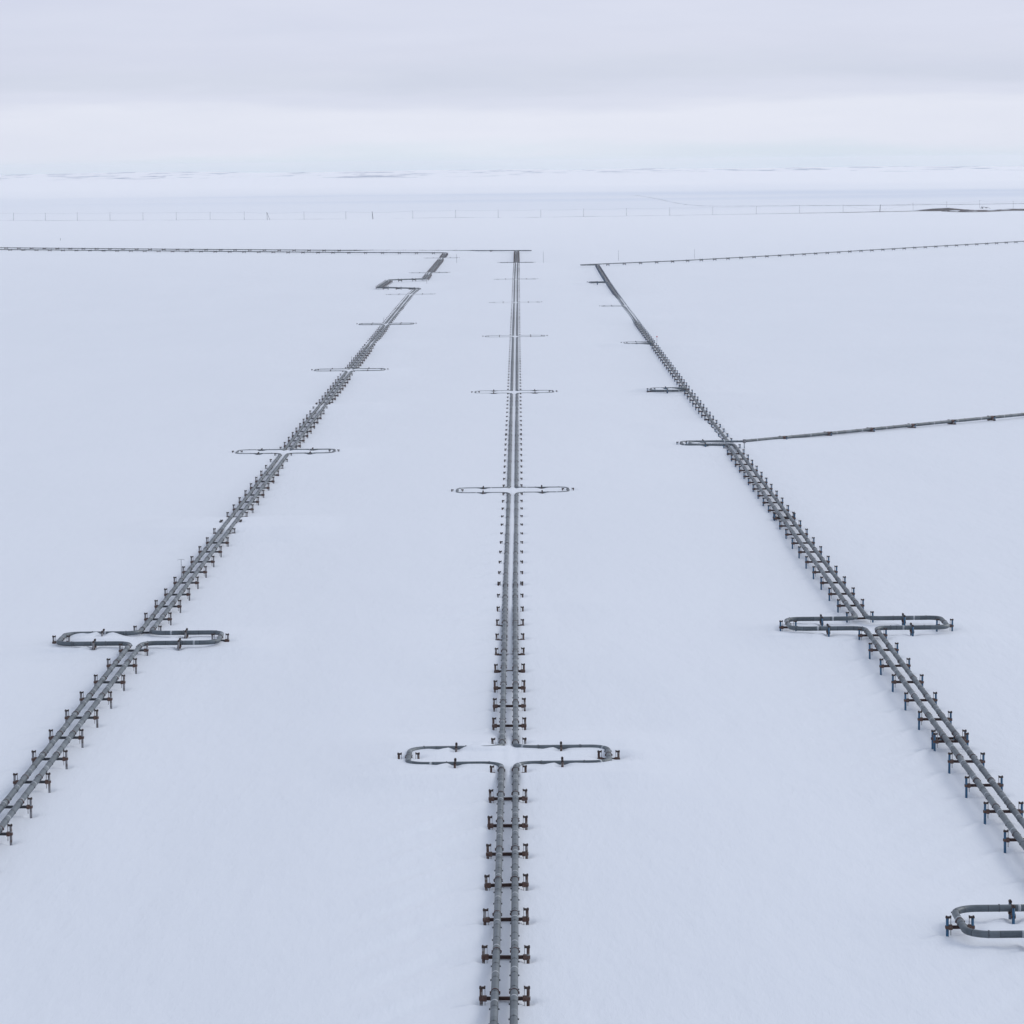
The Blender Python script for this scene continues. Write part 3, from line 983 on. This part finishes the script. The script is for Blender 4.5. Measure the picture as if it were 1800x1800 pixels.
# left pair: jog, then on, then left along the nearer cross line
for off, sg, lab, ph in ((-OFF, -1, 'left pipe of the left pair, its loops reaching left over snow', .4), (OFF, 1, 'right pipe of the left pair, its loops reaching right over snow', 2.6)):
    a = looped(LEFT_PTS, LEFT_LOOPS[:5], off, sg, 330, 2100)
    j = [(-57.3 + off, 2122 + off), (-83 + off, 2148 + off * 1), (-80.5 + off, 2283 - off), (-57.4 + off, 2298 - off)]
    b = looped(LEFT_PTS, LEFT_LOOPS[5:], off, sg, 2330, 2940)
    pipeline(a + j + b + [(lx(LEFT_PTS, 2950) + off, 2958 + off)] + offset_poly(LAT_B, off)[1:], lab, ph)
# right pair: its right pipe leaves as the branch, the left one goes on alone
a = looped(RIGHT_PTS, RIGHT_LOOPS[:2], OFF, 1, 290, 900)
cx = lx(RIGHT_PTS, 934)
a += [(cx + OFF, 934 - 4.3), (cx - 10.9, 934 - 4.3), (cx - 10.9, 934 + 4.3), (65.6, 938.5)]
pipeline(a, 'right pipe of the right pair, ending at the near slanting branch', 1.9, 2.0)
pipeline([(65.0, 938.45), (66.5, 939.7)] + LAT_D[1:], 'thick branch pipe slanting off to the right from the right line', 2.5, 2.0, BR, .12)
a = looped(RIGHT_PTS, RIGHT_LOOPS[:2], -OFF, -1, 290, 900)
a += [(cx - OFF, 934 - LD), (cx - LW, 934 - LD), (cx - LW, 934 + LD), (cx - .1, 934 + LD)]
a += looped(RIGHT_PTS, RIGHT_LOOPS[3:], 0, -1, 960, 2560, LW - .95) + [(lx(RIGHT_PTS, 2570), 2566), (54, 2566.5), (54, 2573)] + LAT_C[1:]
pipeline(a, 'left pipe of the right pair, going on alone to the far slanting branch', 4.0)

# ------------------------------------------------------------------ support meshes
def post_bm(sg, hw, low=False):
    b = bmesh.new()
    n = 8 if low else 16
    cyl(b, sg * hw, 0, -1.6, 2.36, .155, n)
    return b


def cap_bm(sg, hw, b=None, mi=0):
    b = b or bmesh.new()
    x0, x1 = sorted((sg * (hw + .19), sg * (hw - .40)))
    box(b, x0, x1, -.16, .16, 2.33, 2.53, .02, mi)
    for xx in (hw + .08, hw - .34):
        box(b, sg * xx - .075, sg * xx + .075, -.11, .11, 2.52, 2.60, 0, mi)
    return b


def rods_bm(sg, hw, b=None, mi=0, n=6):
    b = b or bmesh.new()
    for yy in (-.10, .10):
        cyl(b, sg * (hw - .36), yy, .55, 2.36, .026, n, mi)
    return b


def bracket_bm(sg, hw, b=None, mi=0):
    b = b or bmesh.new()
    x0, x1 = sorted((sg * (hw - .15), sg * (hw - .52)))
    box(b, x0, x1, -.24, .24, 1.14, 1.66, .03, mi)
    # yoke that grips the post
    ring = [(hw + .20, hw + .13)]
    x0, x1 = sorted((sg * (hw + .21), sg * (hw - .16)))
    box(b, x0, x1, -.21, -.15, 1.24, 1.56, 0, mi)
    box(b, x0, x1, .15, .21, 1.24, 1.56, 0, mi)
    return b


def beam_bm(hw, b=None, mi=0):
    b = b or bmesh.new()
    L = hw - .5
    box(b, -L, L, -.15, .15, ZB + .115, ZB + .165, 0, mi)
    box(b, -L, L, -.15, .15, ZB - .165, ZB - .115, 0, mi)
    box(b, -L, L, -.035, .035, ZB - .116, ZB + .116, 0, mi)
    for xx in (-.66, 0, .66):
        if abs(xx) < L:
            box(b, xx * hw / 2.2 - .02, xx * hw / 2.2 + .02, -.13, .13, ZB - .114, ZB + .114, 0, mi)
    return b


def clamp_bm(x, b=None, mi=0, n=18, PR=PR, ZP=ZP):
    b = b or bmesh.new()
    ring_y(b, x, ZP, PR - .01, PR + .05, 1.1 if PR > .4 else .15, n, mi)
    for sg in (-1, 1):
        box(b, x + sg * (PR + .08) - .05, x + sg * (PR + .08) + .05, -.09, .09, ZP - .12, ZP + .10, 0, mi)
    box(b, x - .17, x + .17, -.32, .32, ZB + .17, ZP - PR + .03, 0, mi)
    return b


PARTS = {}
for kd, hw, pipes in (('two', 2.22, (-OFF, OFF)), ('one', 1.3, (0,)), ('branch', 1.3, (0,))):
    kw = dict(PR=BR, ZP=ZP + .12) if kd == 'branch' else {}
    PARTS[kd] = dict(
        post=[mesh_from(post_bm(s_g, hw), 'post', M['post_grey']) for s_g in (-1, 1)],
        cap=[mesh_from(cap_bm(s_g, hw), 'cap', M['cap']) for s_g in (-1, 1)],
        rods=[mesh_from(rods_bm(s_g, hw), 'hanger_rods', M['rod']) for s_g in (-1, 1)],
        bracket=[mesh_from(bracket_bm(s_g, hw), 'bracket', M['bracket']) for s_g in (-1, 1)],
        beam=mesh_from(beam_bm(hw), 'crossbeam', M['rust']),
        clamp=[mesh_from(clamp_bm(x, **kw), 'pipe_clamp', M['clamp']) for x in pipes])
STYLE_POST = {'mid': M['post_rusty'], 'left': M['post_grey'], 'right': M['post_blue']}
STYLE_BEAM = {'mid': M['rust'], 'left': M['dark_steel'], 'right': M['rust']}
STYLED = {}
for st in STYLE_POST:
    for kd in ('two', 'one', 'branch'):
        p = PARTS[kd]
        ps = []
        for me_ in p['post']:
            c = me_.copy(); c.materials.clear(); c.materials.append(STYLE_POST[st]); ps.append(c)
        bmc = p['beam'].copy(); bmc.materials.clear(); bmc.materials.append(STYLE_BEAM[st])
        STYLED[st, kd] = dict(p, post=ps, beam=bmc)
    b = bmesh.new()
    for s_g in (-1, 1):      # anchor struts that hold each pipe between the two frames
        x = s_g * OFF
        for yy in (-1.0, .62):
            box(b, x - .34, x + .34, yy, yy + .38, ZB - .12, ZB + .30, .03)
        box(b, x - .10, x + .10, -.60, .60, ZB - .05, ZB + .16, 0)
    STYLED[st, 'anchor'] = mesh_from(b, 'anchor_frame', M['anchor_blue'] if st == 'right' else M['dark_steel'])
    b = bmesh.new()
    for s_g in (-1, 1):
        rod(b, (s_g * 2.22, -1.0, .55), (s_g * 2.22, 1.0, 1.9), .07, 8)
    STYLED[st, 'brace'] = mesh_from(b, 'brace', STYLE_BEAM[st])
    # one-mesh versions for the far ones
    for kd, hw, pipes in (('two', 2.22, (-OFF, OFF)), ('one', 1.3, (0,))):
        b = bmesh.new()
        for s_g in (-1, 1):
            cyl(b, s_g * hw, 0, -1.6, 2.36, .155, 8, 0)
            cap_bm(s_g, hw, b, 1); bracket_bm(s_g, hw, b, 2)
            rods_bm(s_g, hw, b, 4, 4)
        beam_bm(hw, b, 3)
        for x in pipes:
            clamp_bm(x, b, 5, 12)
        STYLED[st, kd, 'far'] = mesh_from(b, 'pipe_support', [STYLE_POST[st], M['cap'], M['bracket'], STYLE_BEAM[st], M['rod'], M['clamp']])


def frame_parts(root, S, dy=0.0):
    """posts, caps, rods, brackets, beam and clamps of one frame as children of root"""
    for i in (0, 1):
        po = link(bpy.data.objects.new('post', S['post'][i]), root); po.location.y = dy
        link(bpy.data.objects.new('cap', S['cap'][i]), po)
        ro = link(bpy.data.objects.new('hanger_rods', S['rods'][i]), root); ro.location.y = dy
        br = link(bpy.data.objects.new('bracket', S['bracket'][i]), root); br.location.y = dy
    be = link(bpy.data.objects.new('crossbeam', S['beam']), root); be.location.y = dy
    for me_ in S['clamp']:
        cl_ = link(bpy.data.objects.new('pipe_clamp', me_), root); cl_.location.y = dy


def in_view(s):
    return abs(s['x'] - .002 * s['y']) < s['y'] * .1535 + 3 and s['y'] > 303


SUP = [s for s in SUP if in_view(s) or (s['y'] < 420 and s['y'] > 285 and abs(s['x']) < 75)]
SUP.sort(key=lambda s: s['y'])
NEAR = 1000.0
used = {'two': 0, 'one': 0, 'anchor': 0, 'branch': 0}
rest = {}
NAMES = {'two': 'pipe_support', 'one': 'narrow_pipe_support', 'branch': 'narrow_pipe_support', 'anchor': 'anchor_support'}
CATS = {'two': 'pipe support', 'one': 'pipe support', 'branch': 'pipe support', 'anchor': 'anchor support'}
for s in SUP:
    kd, st = s['kind'], s['style']
    rz = -s['ang'] + random.uniform(-.012, .012)
    used[kd] += 1
    if kd == 'two' and used[kd] > 300:
        rest.setdefault(st, []).append((s['x'], s['y'], 0.0, rz))
        continue
    loc = (s['x'], s['y'], random.uniform(-.05, .04))
    if kd == 'anchor':
        root = empty(NAMES[kd], loc, rz)
        for dy in (-1.2, 1.2):
            frame_parts(root, STYLED[st, 'two'], dy)
        link(bpy.data.objects.new('anchor_frame', STYLED[st, 'anchor']), root)
        link(bpy.data.objects.new('brace', STYLED[st, 'brace']), root)
    elif s['y'] < NEAR or kd == 'branch':
        root = empty(NAMES[kd], loc, rz)
        root.rotation_euler = (random.gauss(0, .006), random.gauss(0, .007), rz)
        frame_parts(root, STYLED[st, kd])
    else:
        root = bpy.data.objects.new(NAMES[kd], STYLED[st, kd, 'far'])
        root.location = loc; root.rotation_euler = (0, 0, rz)
        COL.objects.link(root)
    props(root, s['label'], CATS[kd], s['group'])
V, Fc, MI, mats = [], [], [], []
for st, P in rest.items():
    src = STYLED[st, 'two', 'far']
    me_ = scatter_mesh('tmp', src, P, list(src.materials))
    v, f, mi = mesh_arrays(me_)
    o = sum(len(a) for a in V)
    V.append(v); Fc += [tuple(i + o for i in q) for q in f]; MI += [i + len(mats) for i in mi]
    mats += list(src.materials)
    bpy.data.meshes.remove(me_)
if V:
    me_ = bpy.data.meshes.new('distant_supports')
    me_.from_pydata(np.concatenate(V).tolist(), [], Fc)
    for mm in mats: me_.materials.append(mm)
    me_.polygons.foreach_set('material_index', MI)
    o = bpy.data.objects.new('distant_supports', me_)
    COL.objects.link(o)
    props(o, 'farthest rows of tiny dark pipe supports under the most distant pipes', 'pipe supports', None, 'stuff')

# ------------------------------------------------------------------ riser box where the branch leaves the right line
root = empty('valve_riser', (0, 0, 0))
p = at(1308.5, 786.5, 1.9)
gzp = gz(p.x, p.y)
root.location = (p.x, p.y, gzp)
bm = bmesh.new(); cyl(bm, 0, 0, -.6, 1.9, .16, 12)
link(bpy.data.objects.new('leg', mesh_from(bm, 'leg', M['band'])), root)
bm = bmesh.new(); box(bm, -.42, .42, -.3, .3, 1.5, 2.5, .05)
link(bpy.data.objects.new('box', mesh_from(bm, 'box', M['post_grey'])), root)
props(root, 'grey box on a pale leg standing beside the near branch junction', 'valve box')

# ------------------------------------------------------------------ thin marker poles
def marker(px, top, base, label, arms=0.0, tip=None, r=.055):
    pb = at(px, base, .9)
    g = gz(pb.x, pb.y)
    pb = at(px, base, g); g = gz(pb.x, pb.y)
    d = pb.y / FPX
    h = (base - top) * d / math.cos(PITCH)
    root = empty('marker_pole', (pb.x, pb.y, g), random.uniform(-.1, .1))
    bm = bmesh.new(); cyl(bm, 0, 0, -.5, h, r, 8, 0, r * .8)
    link(bpy.data.objects.new('shaft', mesh_from(bm, 'shaft', M['pole'])), root)
    if arms:
        bm = bmesh.new()
        for sg in (-1, 1):
            rod(bm, (0, 0, h - .02), (sg * arms * .55, 0, h + .02), .03, 6); rod(bm, (sg * arms * .55, 0, h + .02), (sg * arms, 0, h - .14), .025, 6)
        link(bpy.data.objects.new('crossarm', mesh_from(bm, 'crossarm', M['pole'])), root)
    if tip:
        bm = bmesh.new(); box(bm, -.30, .30, -.05, .05, h - .1, h + .4, .05)
        link(bpy.data.objects.new('reflector', mesh_from(bm, 'reflector', M['red'])), root)
    props(root, label, 'marker pole', 'thin marker poles')


marker(319, 983.3, 1013.5, 'thin pole with short drooping arms beside left line, behind its nearest loop', arms=.72)
marker(618, 626.5, 637, 'thin bare pole left of the left line just behind its 3rd loop', r=.06)
marker(674.7, 558, 566, 'thin bare pole left of the left line just behind its 4th loop', r=.08)
marker(750.2, 490.5, 498.5, 'thin bare pole beside the far corner of left line\'s sideways jog', r=.10)
marker(802.8, 447, 462.5, 'thin tall pole at right end of left line\'s farthest loop', r=.11)
marker(955.2, 442.5, 462, 'tall bare pole standing right of the middle pair\'s farthest loop', r=.10)
marker(1087.2, 440, 458, 'bare pole behind the far slanting branch, nearest to its left end', r=.10)
marker(1221, 437.5, 454.5, 'bare pole behind the far slanting branch, well right of its left end', r=.10)
marker(1154.8, 592.5, 602, 'short pole with a red tip beside the right line', tip=True, r=.06)
marker(106.2, 418.5, 422.5, 'lone short stake on open snow behind the far left crossing line', r=.2)

# ------------------------------------------------------------------ power line
POLES = [(-32, 387.8), (24, 387.3), (80, 387.3), (136, 387.2), (193.5, 387), (251.5, 386.8), (310, 386.6), (369.5, 386.4), (429.5, 386.6), (534.5, 386.2), (608, 385.8), (725.7, 384.6), (801, 383.6), (875.7, 382.8),
         (950.7, 382), (1026, 380.8), (1101.3, 379.6), (1177.3, 378.6), (1253, 377.6), (1329.5, 376.2), (1405.5, 375), (1482, 374), (1605, 369.6), (1664, 367.6), (1722, 365.5), (1781, 366.5), (1842, 364.5)]
GUYED = [(470, 387, 16, 1), (655, 385.5, 6, 1), (1547, 373, -4, -1)]
bm = bmesh.new(); cyl(bm, 0, 0, -1, 11.6, .21, 8, 0, .15)
SHAFT = mesh_from(bm, 'shaft', M['pole'])
bm = bmesh.new(); box(bm, -1.3, 1.3, -.07, .07, 10.5, 10.7)
for xx in (-1.2, 0, 1.2):
    cyl(bm, xx, 0, 10.69, 11.0, .06, 6)
ARM = mesh_from(bm, 'crossarm', M['pole'])


def span_name(px):
    return ('far left' if px < 360 else 'left' if px < 700 else 'middle' if px < 1080 else 'right' if px < 1480 else 'far right')


tops = []
for i, (px, py) in enumerate(POLES):
    pb = at(px, py, .9)
    g = gz(pb.x, pb.y)
    root = empty('utility_pole', (pb.x, pb.y, g), R(90) + random.uniform(-.05, .05) + (R(-35) if px > 1590 else 0))
    link(bpy.data.objects.new('shaft', SHAFT), root)
    link(bpy.data.objects.new('crossarm', ARM), root)
    if px < 470: lab = 'thin utility pole on the horizon line, %s to the left of the leaning one' % ordinal(sum(1 for q in POLES if px < q[0] < 470) + 1)
    elif px < 655: lab = 'thin utility pole between the two dark braced poles, %s from the left' % ordinal(1 if px < 570 else 2)
    elif px < 1547: lab = 'thin utility pole on the skyline row, %s right of the dark double pole' % ordinal(sum(1 for q in POLES if 655 < q[0] < px) + 1)
    else: lab = 'thin utility pole by the dark gravel banks, %s right of the dark slanting pole' % ordinal(sum(1 for q in POLES if 1547 < q[0] < px) + 1)
    props(root, lab, 'utility pole', 'utility poles in a long row')
    tops.append(Vector((pb.x, pb.y, g + 10.95)))
for px, py, lean, sg in GUYED:
    pb = at(px, py, .9)
    g = gz(pb.x, pb.y)
    root = empty('braced_pole', (pb.x, pb.y, g))
    bm = bmesh.new(); rod(bm, (0, 0, -1), (-.6 * sg, 0, 11.2), .26, 8)
    link(bpy.data.objects.new('shaft', mesh_from(bm, 'shaft', M['pole'])), root)
    bm = bmesh.new(); rod(bm, (lean * .24 if lean > 10 else .9 * sg, 1.5, -1), (-.4 * sg, 0, 10.4), .24, 8)
    link(bpy.data.objects.new('brace', mesh_from(bm, 'brace', M['pole'])), root)
    props(root, {470: 'dark utility pole with a slanting brace, left end of the row\'s middle gap', 655: 'dark double utility pole standing close together above left line', 1547: 'dark slanting braced pole left of the gravel banks'}[px],
          'utility pole', 'braced poles in the row')
bm = bmesh.new()
for dz in (0.0,):
    pts = []
    for a, b in zip(tops[:-1], tops[1:]):
        for i in range(8):
            t = i / 8
            p = a.lerp(b, t); p.z += dz - 2.0 * 4 * t * (1 - t) * ((b - a).length / 75) ** 2 * .5
            pts.append(p)
    pts.append(tops[-1])
    for a, b in zip(pts[:-1], pts[1:]):
        rod(bm, a, b, .045, 5)
o = bpy.data.objects.new('overhead_wire', mesh_from(bm, 'overhead_wire', M['wire']))
COL.objects.link(o)
props(o, 'faint overhead wire strung along the tops of the utility poles', 'wire')

# the small dark heap behind the gravel banks
p = at(1731, 367, .9)
bm = bmesh.new()
rod(bm, (-6.5, 0, .2), (-4.6, 0, 3.4), .25, 6); rod(bm, (-4.6, 0, 3.4), (-3.2, 0, .2), .3, 6)
rod(bm, (-4.4, .2, 2.8), (5.5, .6, 1.2), .32, 6); box(bm, -4.8, -2.4, -.8, .8, .2, 1.8, .2); box(bm, 1.0, 3.8, -.7, .7, .6, 1.9, .25)
rod(bm, (5.5, .6, 1.2), (9, .8, 0), .2, 6)
o = bpy.data.objects.new('scrap_heap', mesh_from(bm, 'scrap_heap', M['dark_steel']))
o.location = (p.x, p.y, gz(p.x, p.y)); COL.objects.link(o)
props(o, 'small dark heap of beams lying behind the gravel banks', 'scrap heap')

# ------------------------------------------------------------------ cold air
bm = bmesh.new()
box(bm, -17000, 17000, -1200, 27500, -120, 92)
hz, t, b_ = new_mat('haze')
t.nodes.remove(b_)
vp = node(t, 'ShaderNodeVolumePrincipled')
vp.inputs['Color'].default_value = (0.97, 0.975, 1.0, 1)
vp.inputs['Density'].default_value = 2.3e-5
vp.inputs['Anisotropy'].default_value = 0.6
t.links.new(vp.outputs[0], t.nodes['Material Output'].inputs['Volume'])
o = bpy.data.objects.new('haze', mesh_from(bm, 'haze', hz))
COL.objects.link(o)
o['kind'] = 'stuff'
props(o, 'thin pale cold haze over the whole snow plain', 'haze')
